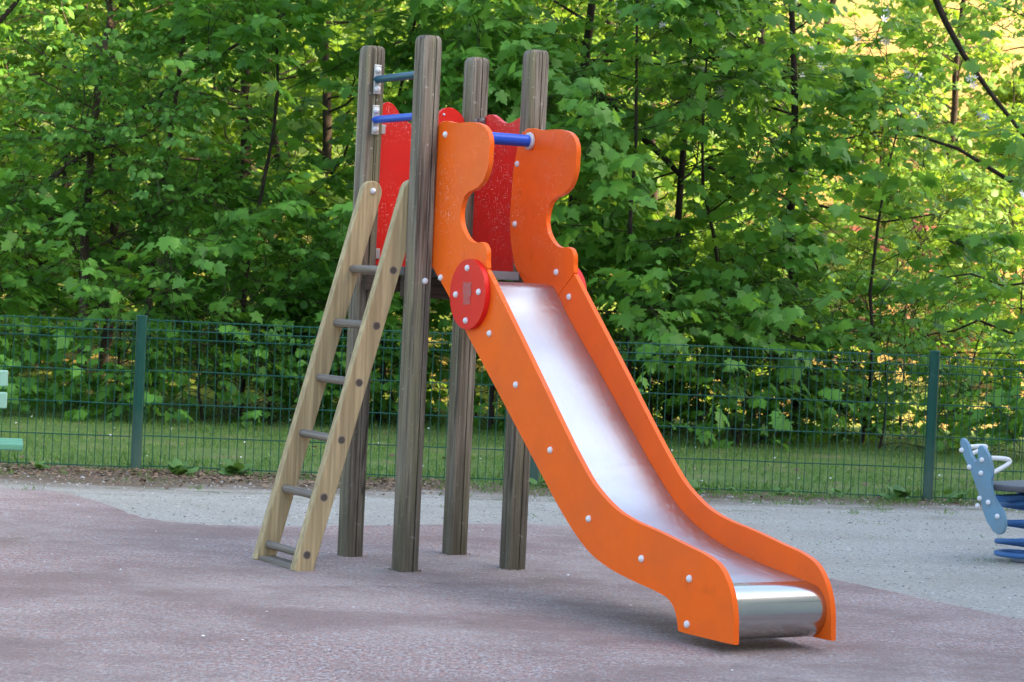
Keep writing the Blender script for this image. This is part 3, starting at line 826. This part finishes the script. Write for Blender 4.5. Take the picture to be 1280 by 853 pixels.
def make_tree(name, loc, H, spread, leaf, lm, lsize, nleaf, seed, label, cat, group=None, trunk=None, r0=.05, barkm=None, low=.12, limbs=16, blossoms=0,
              lift=.02, per=7, limb_r=.30, extra=None, twig=True):
    rs = np.random.RandomState(seed)
    root = empty(name, loc)
    tag(root, label, cat, group)
    if trunk is None:
        tr = wander(rs, (0, 0, -.1), (rs.normal(0, .08), rs.normal(0, .08), 1), H, 12, .14, .05)
    else: tr = np.array(trunk, float)
    nt_ = len(tr)
    rad = r0 * np.linspace(1, .18, nt_) ** .9
    tubes = [(tr, rad, 9)]
    anchors = []
    def sub(path, r, depth, k):
        tubes.append((path, r * np.linspace(1, .25, len(path)), 5 if depth else 6))
    hgt = tr[:, 2]
    def at(s):
        x = s * (nt_ - 1); i = min(int(x), nt_ - 2); return tr[i] * (1 - x + i) + tr[i + 1] * (x - i), np.interp(s, np.linspace(0, 1, nt_), rad)
    for i in range(limbs):
        s = low + (1 - low) * ((i + rs.uniform(0, 1)) / limbs)
        p, rr = at(min(s, .99)); a = rs.uniform(0, 2 * math.pi)
        shape = (1 - .55 * abs(s - .45)) * (1.0 if s < .75 else 1.2 - .8 * (s - .5))
        L = spread * shape * rs.uniform(.65, 1.15)
        dz = rs.uniform(.0, .55) + (.5 if s > .8 else 0)
        path = wander(rs, p, (math.cos(a), math.sin(a), dz), L, 7, .30, lift)
        r = max(rr * limb_r * rs.uniform(.8, 1.4), .005)
        sub(path, r, 0, i)
        for j in range(5):
            q = path[rs.randint(2, 8)]; dd = path[-1] - path[2]; dd /= np.linalg.norm(dd)
            d2 = dd + rs.normal(0, .65, 3) * np.array([1, 1, .6])
            p2 = wander(rs, q, d2, L * rs.uniform(.3, .6), 4, .35, .0)
            sub(p2, max(r * .45, .0035), 1, j)
            anchors += [(p2[k], p2[k] - p2[k - 1]) for k in (1, 2, 3, 4, 4)]
            for _ in range(2 if twig else 0):
                q3 = p2[rs.randint(1, 5)]; d3 = (p2[-1] - p2[0]) / (np.linalg.norm(p2[-1] - p2[0]) + 1e-9) + rs.normal(0, .8, 3)
                p3 = wander(rs, q3, d3, rs.uniform(.25, .6), 4, .5, -.02)
                tubes.append((p3, .0042 * np.linspace(1, .4, 5), 3)); anchors.append((p3[3], p3[3] - p3[2]))
        anchors += [(path[k], path[k] - path[k - 1]) for k in (4, 5, 6, 7, 7)]
    for ex in (extra or []):
        pth = np.array(ex[0], float); tubes.append((pth, ex[1] * np.linspace(1, .4, len(pth)), 7))
    tubes_mesh('trunk', tubes, barkm or M['bark'], root)
    # sprays of leaves
    ns = max(1, nleaf // per)
    idx = rs.randint(0, len(anchors), ns)
    P, T, N, Z = [], [], [], []
    for i in idx:
        q, dd = anchors[i]; dd = dd / (np.linalg.norm(dd) + 1e-9)
        sd = dd * np.array([1, 1, .35]) + rs.normal(0, .45, 3) * np.array([1, 1, .35]); sd /= np.linalg.norm(sd) + 1e-9
        L = lsize * rs.uniform(1.6, 3.2); q = q + rs.normal(0, .07, 3)
        side = np.cross(sd, (0, 0, 1)); side /= np.linalg.norm(side) + 1e-9
        tilt = rs.normal(0, .4)
        for k in range(per):
            s = (k + .5) / per; sg = 1 if k % 2 else -1
            p = q + sd * L * s + side * sg * lsize * .25 * rs.uniform(.3, 1.3)
            td = sd * rs.uniform(.3, .9) + side * sg * rs.uniform(.3, 1.0) * (1 - s * .6) + np.array([0, 0, -rs.uniform(.15, .85)])
            nn = np.array([0, 0, 1]) + side * (tilt + rs.normal(0, .35)) + sd * rs.uniform(-.1, .9) + rs.normal(0, .32, 3)
            P.append(p); T.append(td); N.append(nn); Z.append(lsize * rs.choice([rs.uniform(.35, .7), rs.uniform(.7, 1.25)]))
    scatter_mesh('crown', leaf, P, T, N, Z, lm, root)
    if blossoms:
        P, T, N, Z = [], [], [], []
        for i in rs.randint(0, len(anchors), blossoms):
            q = anchors[i][0] + rs.normal(0, .07, 3) + np.array([0, -.14, .03])
            for k in range(rs.randint(2, 5)):
                P.append(q + rs.normal(0, .022, 3)); T.append(rs.normal(0, 1, 3)); N.append(np.array([0, -.8, .4]) + rs.normal(0, .4, 3)); Z.append(rs.uniform(.024, .038))
        scatter_mesh('blossom', 'blossom', P, T, N, Z, M['petal'], root)
    return root

G_FRONT = 'trees and shrubs along the lawn edge'
# x, y, height, spread, leaf count
T_ = make_tree
T_('hazel_tree', (-3.70, 20.6, 0), 6.2, 1.7, 'ovate', M['hazel'], .075, 9880, 11, 'slim grey-brown tree with small rounded leaves, its trunk left of the left fence post', 'tree',
   trunk=[(0, 0, -.1), (.0, 0, .7), (-.02, 0, 1.5), (.0, 0, 2.2), (.05, 0, 2.9), (.12, 0, 3.4), (.02, 0, 3.9), (-.1, .1, 4.8), (-.1, .1, 6.0)], r0=.046, barkm=M['barkgrey'], low=.22, limbs=22,
   extra=[([(-1.2, -.3, 1.35), (-.55, -.2, 1.75), (.1, -.1, 2.3), (.6, 0, 2.75), (1.2, .1, 3.2), (1.6, .2, 3.5)], .030)])
T_('hazel_tree', (-3.22, 21.0, 0), 5.8, 1.5, 'ovate', M['hazel'], .070, 7980, 12, 'thinner leaning stem with rounded leaves just right of the far left trunk', 'tree',
   trunk=[(0, 0, -.1), (.02, 0, .9), (.05, 0, 1.7), (.15, 0, 2.5), (.22, 0, 3.3), (.25, 0, 4.2), (.3, 0, 5.6)], r0=.035, barkm=M['barkgrey'], low=.25, limbs=18)
T_('hazel_tree', (-5.3, 20.2, 0), 6.0, 1.8, 'ovate', M['hazel'], .080, 8740, 13, 'dark stemmed round-leaved tree beyond the left edge of the fence', 'tree', low=.15, limbs=18,
   extra=[([(.2, 0, 2.6), (.6, -.1, 2.9), (1.0, -.1, 3.4), (1.25, 0, 3.9)], .035)])
T_('maple_tree', (-2.30, 20.4, 0), 5.0, 1.45, 'maple', M['maple'], .125, 4370, 21, 'young maple with broad lobed leaves behind the fence, left of the ladder', 'tree', r0=.022, limbs=18, low=.08)
T_('maple_tree', (-1.15, 20.9, 0), 5.6, 1.5, 'maple', M['maple'], .120, 4370, 22, 'young maple with lobed leaves behind the ladder and nearest slide post', 'tree', r0=.024, limbs=18, low=.08)
T_('maple_tree', (-.15, 20.2, 0), 5.4, 1.3, 'maple', M['maple'], .135, 3800, 23, 'pale leaved maple rising behind the tops of the slide posts', 'tree', r0=.024, limbs=17, low=.22)
T_('maple_tree', (.95, 19.9, 0), 5.0, 1.35, 'maple', M['maple'], .140, 3800, 24, 'maple with drooping layered leaves right of the orange upper panels', 'tree', r0=.024, limbs=17, low=.15)
T_('maple_tree', (1.95, 20.5, 0), 4.6, 1.35, 'maple', M['maple'], .125, 3610, 25, 'maple sapling in the dense thicket over the fence right of the chute', 'tree', r0=.022, limbs=16, low=.1)
T_('maple_tree', (3.05, 20.6, 0), 3.4, 1.1, 'maple', M['maple'], .125, 1100, 26, 'low maple sapling behind the right fence post, sunlight behind it', 'tree', r0=.022, limbs=11, low=.1)
T_('maple_tree', (4.35, 20.0, 0), 3.2, 1.15, 'maple', M['maple'], .135, 900, 27, 'low maple sapling at the right edge behind the spring rider', 'tree', r0=.022, limbs=11, low=.2)
T_('apple_tree', (2.55, 21.2, 0), 6.0, 1.75, 'ovate', M['apple'], .065, 11000, 31, 'flowering apple tree with small white blossoms, right of centre', 'tree', r0=.05, low=.42, limbs=20, blossoms=170,
   extra=[([(-.9, -.2, 2.35), (-.3, -.1, 2.15), (.2, 0, 2.05), (.7, .1, 1.95), (1.2, .1, 2.05)], .018)])
T_('apple_tree', (4.85, 20.8, 0), 6.2, 1.9, 'ovate', M['apple'], .062, 10500, 32, 'flowering apple tree with dark crooked branches at the upper right corner', 'tree', r0=.06, low=.45, limbs=16, blossoms=110,
   extra=[([(-1.42, 0, 4.1), (-1.22, 0, 3.7), (-1.05, 0, 3.42), (-.8, 0, 3.1), (-.45, 0, 2.7), (0, 0, 2.2)], .032), ([(-.1, 0, 2.15), (-.6, 0, 2.35), (-1.05, 0, 2.6), (-1.5, 0, 2.72)], .026), ([(0, 0, 1.3), (-.35, .05, 1.47), (-.6, 0, 1.43), (-.9, -.05, 1.52), (-1.1, 0, 1.48), (-1.35, .05, 1.55)], .013), ([(-.1, 0, 1.0), (-.5, .05, 1.02), (-.8, 0, 1.12), (-1.0, 0, 1.02), (-1.2, 0, .98), (-1.5, 0, .85)], .014)])
T_('dark_tree', (.52, 21.6, 0), 6.5, 1.5, 'ovate', M['hazel'], .075, 6080, 41, 'lichen flecked dark trunk rising behind the slide just right of the posts', 'tree', r0=.075, low=.3, limbs=18, limb_r=.3,
   trunk=[(0, 0, -.1), (.02, 0, 1.2), (-.02, 0, 2.2), (.0, 0, 2.9), (.05, 0, 3.7), (.12, 0, 4.6), (.1, 0, 6.4)])
T_('dark_tree', (1.42, 21.4, 0), 6.0, 1.4, 'ovate', M['hazel'], .072, 4940, 42, 'straight thin trunk in the thicket above the middle of the chute', 'tree', r0=.045, low=.3, limbs=15,
   trunk=[(0, 0, -.1), (0, 0, 1.2), (.02, 0, 2.2), (.05, 0, 3.0), (.06, 0, 3.9), (.1, 0, 6.0)],
   extra=[([(-.75, -.2, 2.95), (-.45, -.1, 2.7), (-.15, 0, 2.45), (.05, 0, 2.25)], .05)])
# shrubs at the foot of the trees
for i, (x, y, h, n, lab) in enumerate([(-4.6, 19.6, 1.7, 700, 'low leafy shrub behind the fence at the left edge by the bench'), (-3.2, 19.4, 1.25, 600, 'low maple shrub just right of the left fence post'),
                                (-2.0, 19.9, 1.3, 650, 'low maple shrub behind the fence left of the ladder foot'), (-.9, 20.2, 1.3, 600, 'low shrub behind the fence seen between ladder and posts'),
                                (.15, 20.4, 1.2, 550, 'low shrub behind the fence seen between the slide posts and the chute'), (1.25, 20.6, 1.15, 550, 'low bright shrub over the fence right of the chute'),
                                (2.2, 20.7, 1.3, 500, 'low shrub behind the fence left of the right fence post'), (4.6, 19.7, 1.2, 520, 'low shrub behind the spring rider at the right edge'),
 (-5.4, 21.0, 1.5, 650, 'low shrub at the left edge, half hidden behind the leafy shrub there'), (-3.9, 21.2, 1.6, 700, 'low shrub around the foot of the far left trunk'), (-1.45, 20.9, 1.5, 700, 'taller shrub in the second row directly behind the ladder'),
 (.75, 21.2, 1.5, 700, 'shrub in the second row behind the upper chute'), (1.75, 21.3, 1.5, 700, 'taller shrub in the second row above the lower chute'), (2.75, 21.0, 1.35, 520, 'shrub in the second row left of the right fence post'), (3.55, 21.6, 1.3, 520, 'sunlit shrub in the second row right of the right fence post'),
 (-4.7, 22.2, 2.0, 800, 'tall shrub in the third row at the far left, under the round-leaved trees'), (-2.7, 22.0, 1.9, 800, 'tall shrub in the third row right of the left fence post'), (-.3, 22.1, 1.9, 750, 'tall shrub in the third row seen between the wooden slide posts'),
 (1.2, 22.3, 2.0, 750, 'tall shrub in the third row above the middle of the chute'), (2.3, 22.2, 1.8, 700, 'tall shrub in the third row well left of the right fence post'), (4.2, 22.4, 1.7, 560, 'sunlit tall shrub at the right edge above the spring rider'),
 (-2.5, 19.6, .95, 420, 'lowest small shrub between the left fence post and the ladder'), (1.9, 19.9, .9, 420, 'lowest small shrub over the fence between chute and right fence post'), (3.1, 20.0, .9, 380, 'lowest small shrub close behind the right fence post')]):
    make_tree('shrub', (x, y, 0), h, .85, 'maple' if i % 3 != 2 else 'ovate', M['maple'] if i % 3 != 2 else M['hazel'], .115 if i % 3 != 2 else .075, int(n * 1.6) if i % 3 != 2 else n * 3, 60 + i, lab, 'shrub', None, r0=.014, low=.02, limbs=12, per=6)

# woodland behind: a few built, the rest copies sharing their meshes
protos = []
for i in range(4):
    protos.append(make_tree('woodland_tree', (0, 0, 0), 6.5, 2.2, 'ovate', M['backleaf'], .14, 5200, 80 + i, '-', 'tree', r0=.07, low=.10, limbs=24, per=8, twig=False))
wood = [(-7.2, 24.0), (-5.4, 24.6), (-4.2, 24.4), (-3.0, 25.2), (-1.7, 24.5), (-.6, 25.4), (.5, 24.8), (1.5, 26.0), (-5.6, 28.3), (-2.4, 28.4), (1.0, 29.6),
        (-8.4, 26.5), (-7.2, 33), (-4.0, 34), (-1, 34.5), (2.0, 36), (4.2, 38), (6.6, 37), (-10, 38), (8.5, 42), (3.0, 45), (5.5, 47), (0, 44), (-5, 45), (-8.6, 24.2), (-9.8, 29), (-3.6, 31), (-2.2, 37.5), (-6, 40), (2.6, 41)]
def copy_tree(o, loc, rz, s):
    c = o.copy(); C.objects.link(c); c.location = loc; c.rotation_euler.z = rz; c.scale = (s, s, s)
    for ch in o.children:
        d2 = ch.copy(); C.objects.link(d2); d2.parent = c
    return c
rr_ = random.Random(8)
for i, (x, y) in enumerate(wood):
    loc = (x, y, hill_z(x, y)); s = rr_.uniform(.85, 1.15); rz = rr_.uniform(0, 6.28)
    if i < 4:
        o = protos[i]; o.location = loc; o.rotation_euler.z = rz; o.scale = (s, s, s)
    else: o = copy_tree(protos[i % 4], loc, rz, s)
    tag(o, 'sunlit yellow-green tree in the wood behind the lawn-edge trees', 'tree', 'woodland trees behind the lawn edge')
for i, (x, y) in enumerate([(-11, -3), (-12, 2), (-11.5, 7), (-12, 11.5), (-11, 16), (-9, -8), (-4.5, -9.5), (0, -10), (4.5, -9)]):  # unseen trees, added to cut low sky light and deepen contact shadows
    o = copy_tree(protos[i % 4], (x, y, 0), rr_.uniform(0, 6.28), rr_.uniform(1.25, 1.6))
    tag(o, 'unseen tall leafy tree added to block low sky light from the playground', 'tree', 'unseen trees added to block low sky light')
sp_ = []
for i in range(2):
    sp_.append(make_tree('sunlit_bush', (0, 0, 0), 1.7, 1.0, 'ovate', M['backleaf'], .10, 3000, 95 + i, '-', 'bush', r0=.02, low=.03, limbs=14, per=7))
bush = [(1.9, 24.6), (5.8, 29.2), (4.9, 32.2), (2.6, 30.6), (6.8, 33.6), (5.6, 27), (2.7, 28), (4.2, 29.5), (6.5, 31), (3.4, 33), (5.2, 34.5), (7.5, 35), (-5.8, 26.2), (-2.9, 26.6), (.2, 27.2), (-4.6, 31), (-1.2, 31.5), (1.4, 32.5), (8, 39), (6, 41), (3.8, 41)]
for i, (x, y) in enumerate(bush):
    loc = (x, y, hill_z(x, y)); s = rr_.uniform(.7, 1.3); rz = rr_.uniform(0, 6.28)
    if i < 2:
        o = sp_[i]; o.location = loc; o.rotation_euler.z = rz; o.scale = (s, s, s)
    else: o = copy_tree(sp_[i % 2], loc, rz, s)
    tag(o, 'sunlit yellow-green bush on the leaf covered bank in the wood', 'bush', 'bushes on the bank in the wood')

M['copper'] = leafmat('copper_leaf', (.20, .07, .06), (.38, .15, .13), (.5, .2, .15))
for i, (x, y) in enumerate([(4.35, 27.3)]):
    cb_ = make_tree('copper_bush', (x, y, hill_z(x, y)), 1.9 + .7 * i, .7, 'ovate', M['copper'], .085, 150, 150 + i, 'thin bush with pinkish leaves in the sunlit wood at the right', 'bush', r0=.018, low=.2, limbs=10)

# ------------------------------------------------------------------ grass, litter, weeds
def blade():
    return np.array([(-.5, 0, 0), (.5, 0, 0), (.32, .6, .06), (0, 1, .2), (-.32, .6, .06)]), [(0, 1, 2, 3, 4)]
TEMPL['blade'] = (np.array([(-.045, 0, 0), (.045, 0, 0), (.034, .55, .08), (0, 1, .3), (-.034, .55, .08)]), [(0, 1, 2, 3, 4)])
def grass():
    rs = np.random.RandomState(4); n = 90000
    x = rs.uniform(-7, 7.5, n); y = rs.uniform(.0, 7.3, n) ** 1.0
    keep = (np.sin(x * 2.1 + y * 1.3) + np.sin(x * 5.3 - y * 3.1) + np.sin(x*.9+y*4.)*.7 + rs.normal(0, .9, n)) > -1.0
    x, y = x[keep], y[keep]; n = len(x)
    ca, sa = math.cos(FA), math.sin(FA)
    P = np.stack([x * ca - y * sa, FY + x * sa + y * ca, np.full(n, .003)], -1)
    T = np.stack([rs.normal(0, .45, n), rs.normal(0, .45, n), np.ones(n)], -1)
    N = np.stack([rs.normal(0, 1, n), rs.normal(0, 1, n) - .4, np.full(n, .1)], -1)
    sz = rs.uniform(.018, .046, n) * (1 + (y < .35) * rs.uniform(0, 1.3, n))
    tag(scatter_mesh('grass', 'blade', P, T, N, sz, M['grass']), 'short green grass of the lawn behind the fence', 'grass', kind='stuff')
    # ragged tufts along the foot of the fence and in the gravel
    P, T, N, Z = [], [], [], []
    for i in range(420):
        xx = rs.uniform(-6.5, 7); side = rs.uniform(0, 1)
        yy = -rs.exponential(.32) + .05
        if xx > -.5 and rs.rand() < .35: yy -= rs.uniform(0, .5)
        if xx < -.5 and rs.rand() < .45: continue
        wx, wy = xx * ca - yy * sa, FY + xx * sa + yy * ca
        for k in range(rs.randint(6, 22)):
            P.append((wx + rs.normal(0, .035), wy + rs.normal(0, .03), .006)); T.append((rs.normal(0, .6), rs.normal(0, .6), 1)); N.append((rs.normal(), rs.normal() - .4, .1)); Z.append(rs.uniform(.015, .05))
    for (xx, yy, nn) in [(2.30, 11.45, 40), (1.9, 12.3, 16), (1.2, 12.9, 14), (2.6, 12.6, 18), (1.6, 11.9, 10), (.55, 13.3, 14), (-.3, 12.9, 12), (-1.6, 12.3, 8), (.1, 12.6, 10), (-.45, 9.95, 14), (2.0, 13.1, 22)]:
        for k in range(nn):
            P.append((xx + rs.normal(0, .07), yy + rs.normal(0, .06), .008)); T.append((rs.normal(0, .8), rs.normal(0, .8), 1)); N.append((rs.normal(), rs.normal() - .4, .1)); Z.append(rs.uniform(.008, .028))
    tag(scatter_mesh('grass_tufts', 'blade', P, T, N, Z, M['grass']), 'thin tufts of grass along the fence foot and in the gravel', 'grass', kind='stuff')
grass()
def moss():
    rs = np.random.RandomState(21); P, T, N, Z = [], [], [], []
    sm = Matrix.Rotation(A_ - math.pi / 2, 3, 'Z')
    for (u, v) in ((0, 0), (-S, 0), (0, S), (-S, S)):
        for k in range(48):
            a = rs.uniform(0, 6.28)
            if rs.rand() > .5 + .5 * math.sin(a * 2 + u * 9 + v * 5): continue
            q = max(abs(math.cos(a)), abs(math.sin(a))); rr = .047 / q + abs(rs.normal(0, .012))
            w_ = sm @ Vector((u + rr * math.cos(a), v + rr * math.sin(a), 0)) + Vector((-.4041, 9.9557, 0))
            P.append((w_.x, w_.y, .012)); T.append((rs.normal(0, .8), rs.normal(0, .8), .7)); N.append((rs.normal(), rs.normal() - .4, .3)); Z.append(rs.uniform(.003, .008))
    tag(scatter_mesh('moss', 'ovate', P, T, N, Z, M['mossleaf']), 'dull green-brown moss and dirt round the feet of the slide posts', 'moss', kind='stuff')
M['mossleaf'] = leafmat('moss', (.03, .03, .014), (.10, .095, .04), (.06, .06, .02), .1)
moss()
def litter():
    rs = np.random.RandomState(9); ca, sa = math.cos(FA), math.sin(FA)
    P, T, N, Z = [], [], [], []
    for i in range(26000):
        xx = rs.uniform(-7, 6.5)
        dens = 1.0 if xx < -.3 else .12
        if rs.rand() > dens: continue
        wd = .9 if xx < -.3 else .5
        yy = max(-abs(rs.normal(0, .45)) * wd + .06, -1.2)
        P.append((xx * ca - yy * sa, FY + xx * sa + yy * ca, rs.uniform(.008, .022)))
        a = rs.uniform(0, 6.28); T.append((math.cos(a), math.sin(a), rs.normal(0, .22))); N.append((rs.normal(0, .3), rs.normal(0, .3) - .1, 1)); Z.append(rs.uniform(.008, .030) if rs.rand() < .95 else rs.uniform(.03, .06))
    for i in range(150):     # a few on the lawn
        xx, yy = rs.uniform(-6.5, 7), rs.uniform(.2, 6)
        P.append((xx * ca - yy * sa, FY + xx * sa + yy * ca, rs.uniform(.02, .05)))
        a = rs.uniform(0, 6.28); T.append((math.cos(a), math.sin(a), .2)); N.append((rs.normal(0, .5), rs.normal(0, .5) - .4, 1)); Z.append(rs.uniform(.02, .05))
    tag(scatter_mesh('leaf_litter', 'ovate', P, T, N, Z, M['dryleaf']), 'dry brown leaf litter along the foot of the fence', 'leaf litter', kind='stuff')
    # crumbs of leaf gathered round the feet of the posts and the ladder
    sm = Matrix.Rotation(A_ - math.pi / 2, 3, 'Z')
    for (u, v) in ((0, 0), (-S, 0), (0, S), (-S, S), (-.45, -.44), (-.07, -.44), (2.1, .26)):
        for k in range(26):
            w_ = sm @ Vector((u + rs.normal(0, .055), v + rs.normal(0, .055), 0)) + Vector((-.4041, 9.9557, 0))
            P.append((w_.x, w_.y, .017)); a = rs.uniform(0, 6.28); T.append((math.cos(a), math.sin(a), rs.normal(0, .3))); N.append((rs.normal(0, .3), rs.normal(0, .3), 1)); Z.append(rs.uniform(.004, .016))
    for k in range(60):
        P.append((rs.uniform(-3, 3), rs.uniform(7, 12), .016)); a = rs.uniform(0, 6.28); T.append((math.cos(a), math.sin(a), rs.normal(0, .3))); N.append((rs.normal(0, .3), rs.normal(0, .3), 1)); Z.append(rs.uniform(.006, .022))
    # petals and pale crumbs on rubber and gravel
    P, T, N, Z = [], [], [], []
    for i in range(110):
        P.append((rs.uniform(-3.2, 3.2), rs.uniform(6.5, 13.2), .016)); a = rs.uniform(0, 6.28)
        T.append((math.cos(a), math.sin(a), .1)); N.append((rs.normal(0, .3), rs.normal(0, .3), 1)); Z.append(rs.uniform(.005, .014))
    for i in range(55):
        xx, yy = rs.uniform(-5, 6), rs.uniform(0, 6); P.append((xx, FY + yy, .05)); T.append((1, rs.normal(), .2)); N.append((0, -.6, .8)); Z.append(rs.uniform(.01, .022))
    tag(scatter_mesh('fallen_petals', 'ovate', P, T, N, Z, M['petal']), 'white fallen petals on the ground', 'petals', kind='stuff')
    # pebbles in the gravel
    bm = bmesh.new(); bmesh.ops.create_icosphere(bm, subdivisions=1, radius=1)
    tv = np.array([v.co[:] for v in bm.verts]) * np.array([1, .8, .55]); tf = [tuple(v.index for v in f.verts) for f in bm.faces]; bm.free()
    n = 9000
    x = rs.uniform(-6, 6, n); y = rs.uniform(-6, -.1, n)
    P = np.stack([x * ca - y * sa, FY + x * sa + y * ca, np.full(n, .009)], -1)
    a = rs.uniform(0, 6.28, n); T = np.stack([np.cos(a), np.sin(a), rs.normal(0, .1, n)], -1); N = np.tile((0, 0, 1.), (n, 1))
    m, t, b = mat('pebble', (.4, .4, .38), .9)
    g = nd(t, 'ShaderNodeNewGeometry'); t.links.new(ramp(t, g.outputs['Random Per Island'], [(0, (.22, .21, .19)), (.6, (.42, .41, .38)), (1, (.62, .61, .58))]), b.inputs['Base Color'])
    from_in = np.array([pt for pt in P])
    # keep off the rubber
    poly = np.array(rub)
    def inside(px, py):
        c = np.zeros(len(px), bool); j = len(poly) - 1
        for i in range(len(poly)):
            xi, yi = poly[i]; xj, yj = poly[j]
            c ^= ((yi > py) != (yj > py)) & (px < (xj - xi) * (py - yi) / (yj - yi + 1e-12) + xi); j = i
        return c
    k = ~inside(P[:, 0], P[:, 1])
    sz = rs.uniform(.003, .009, n) * (1 + (rs.rand(n) < .03) * 1.0)
    tag(scatter_mesh('pebbles', (tv, tf), P[k], T[k], N[k], sz[k], m), 'loose pale pebbles in the gravel', 'pebbles', kind='stuff')
litter()

def weed(x, y, n, size, seed, label, upright=.5):
    rs = np.random.RandomState(seed); root_loc = (x, y, .006)
    P, T, N, Z = [], [], [], []
    for k in range(n):
        a = rs.uniform(0, 6.28); h = rs.uniform(0, 1)
        P.append((rs.normal(0, .02), rs.normal(0, .02), h * size * upright)); T.append((math.cos(a), math.sin(a), rs.uniform(.1, .9))); N.append((-math.cos(a) * .5, -math.sin(a) * .5 - .2, 1)); Z.append(size * rs.uniform(.5, 1.0))
    o = scatter_mesh('weed', 'ovate', P, T, N, Z, M['weed']); o.location = root_loc
    tag(o, label, 'weed', 'broad leaved weeds at the foot of the fence'); return o
def fpt(x, dy): return (x, FY + .103 * x + dy)
for i, (x, dy, n, sz, lab) in enumerate([(2.45, -.10, 14, .13, 'largest dark green weed left of the right fence post'), (2.78, -.12, 9, .10, 'dark weed close right of the right fence post'), (2.05, -.08, 6, .09, 'small weed well left of the right fence post'),
                                      (1.15, -.10, 10, .09, 'pale round leaved weed behind the lower chute side'), (1.42, -.08, 6, .07, 'small pale weed between chute and right fence post, nearest the chute'), (1.72, -.08, 6, .07, 'small pale weed half way between chute and right fence post'),
                                      (-1.95, -.22, 22, .10, 'sprawling weed in dry leaves right of the left fence post'), (-1.62, -.15, 20, .11, 'dark bushy weed in the dry leaves left of the ladder'), (-2.75, -.25, 12, .08, 'weed in the leaf litter left of the left fence post'), (-.35, -.12, 10, .07, 'weed at the fence foot between the wooden slide posts'), (.22, -.14, 10, .08, 'weed at the foot of the fence post behind the slide')]):
    weed(*fpt(x, dy), n, sz, 300 + i, lab)
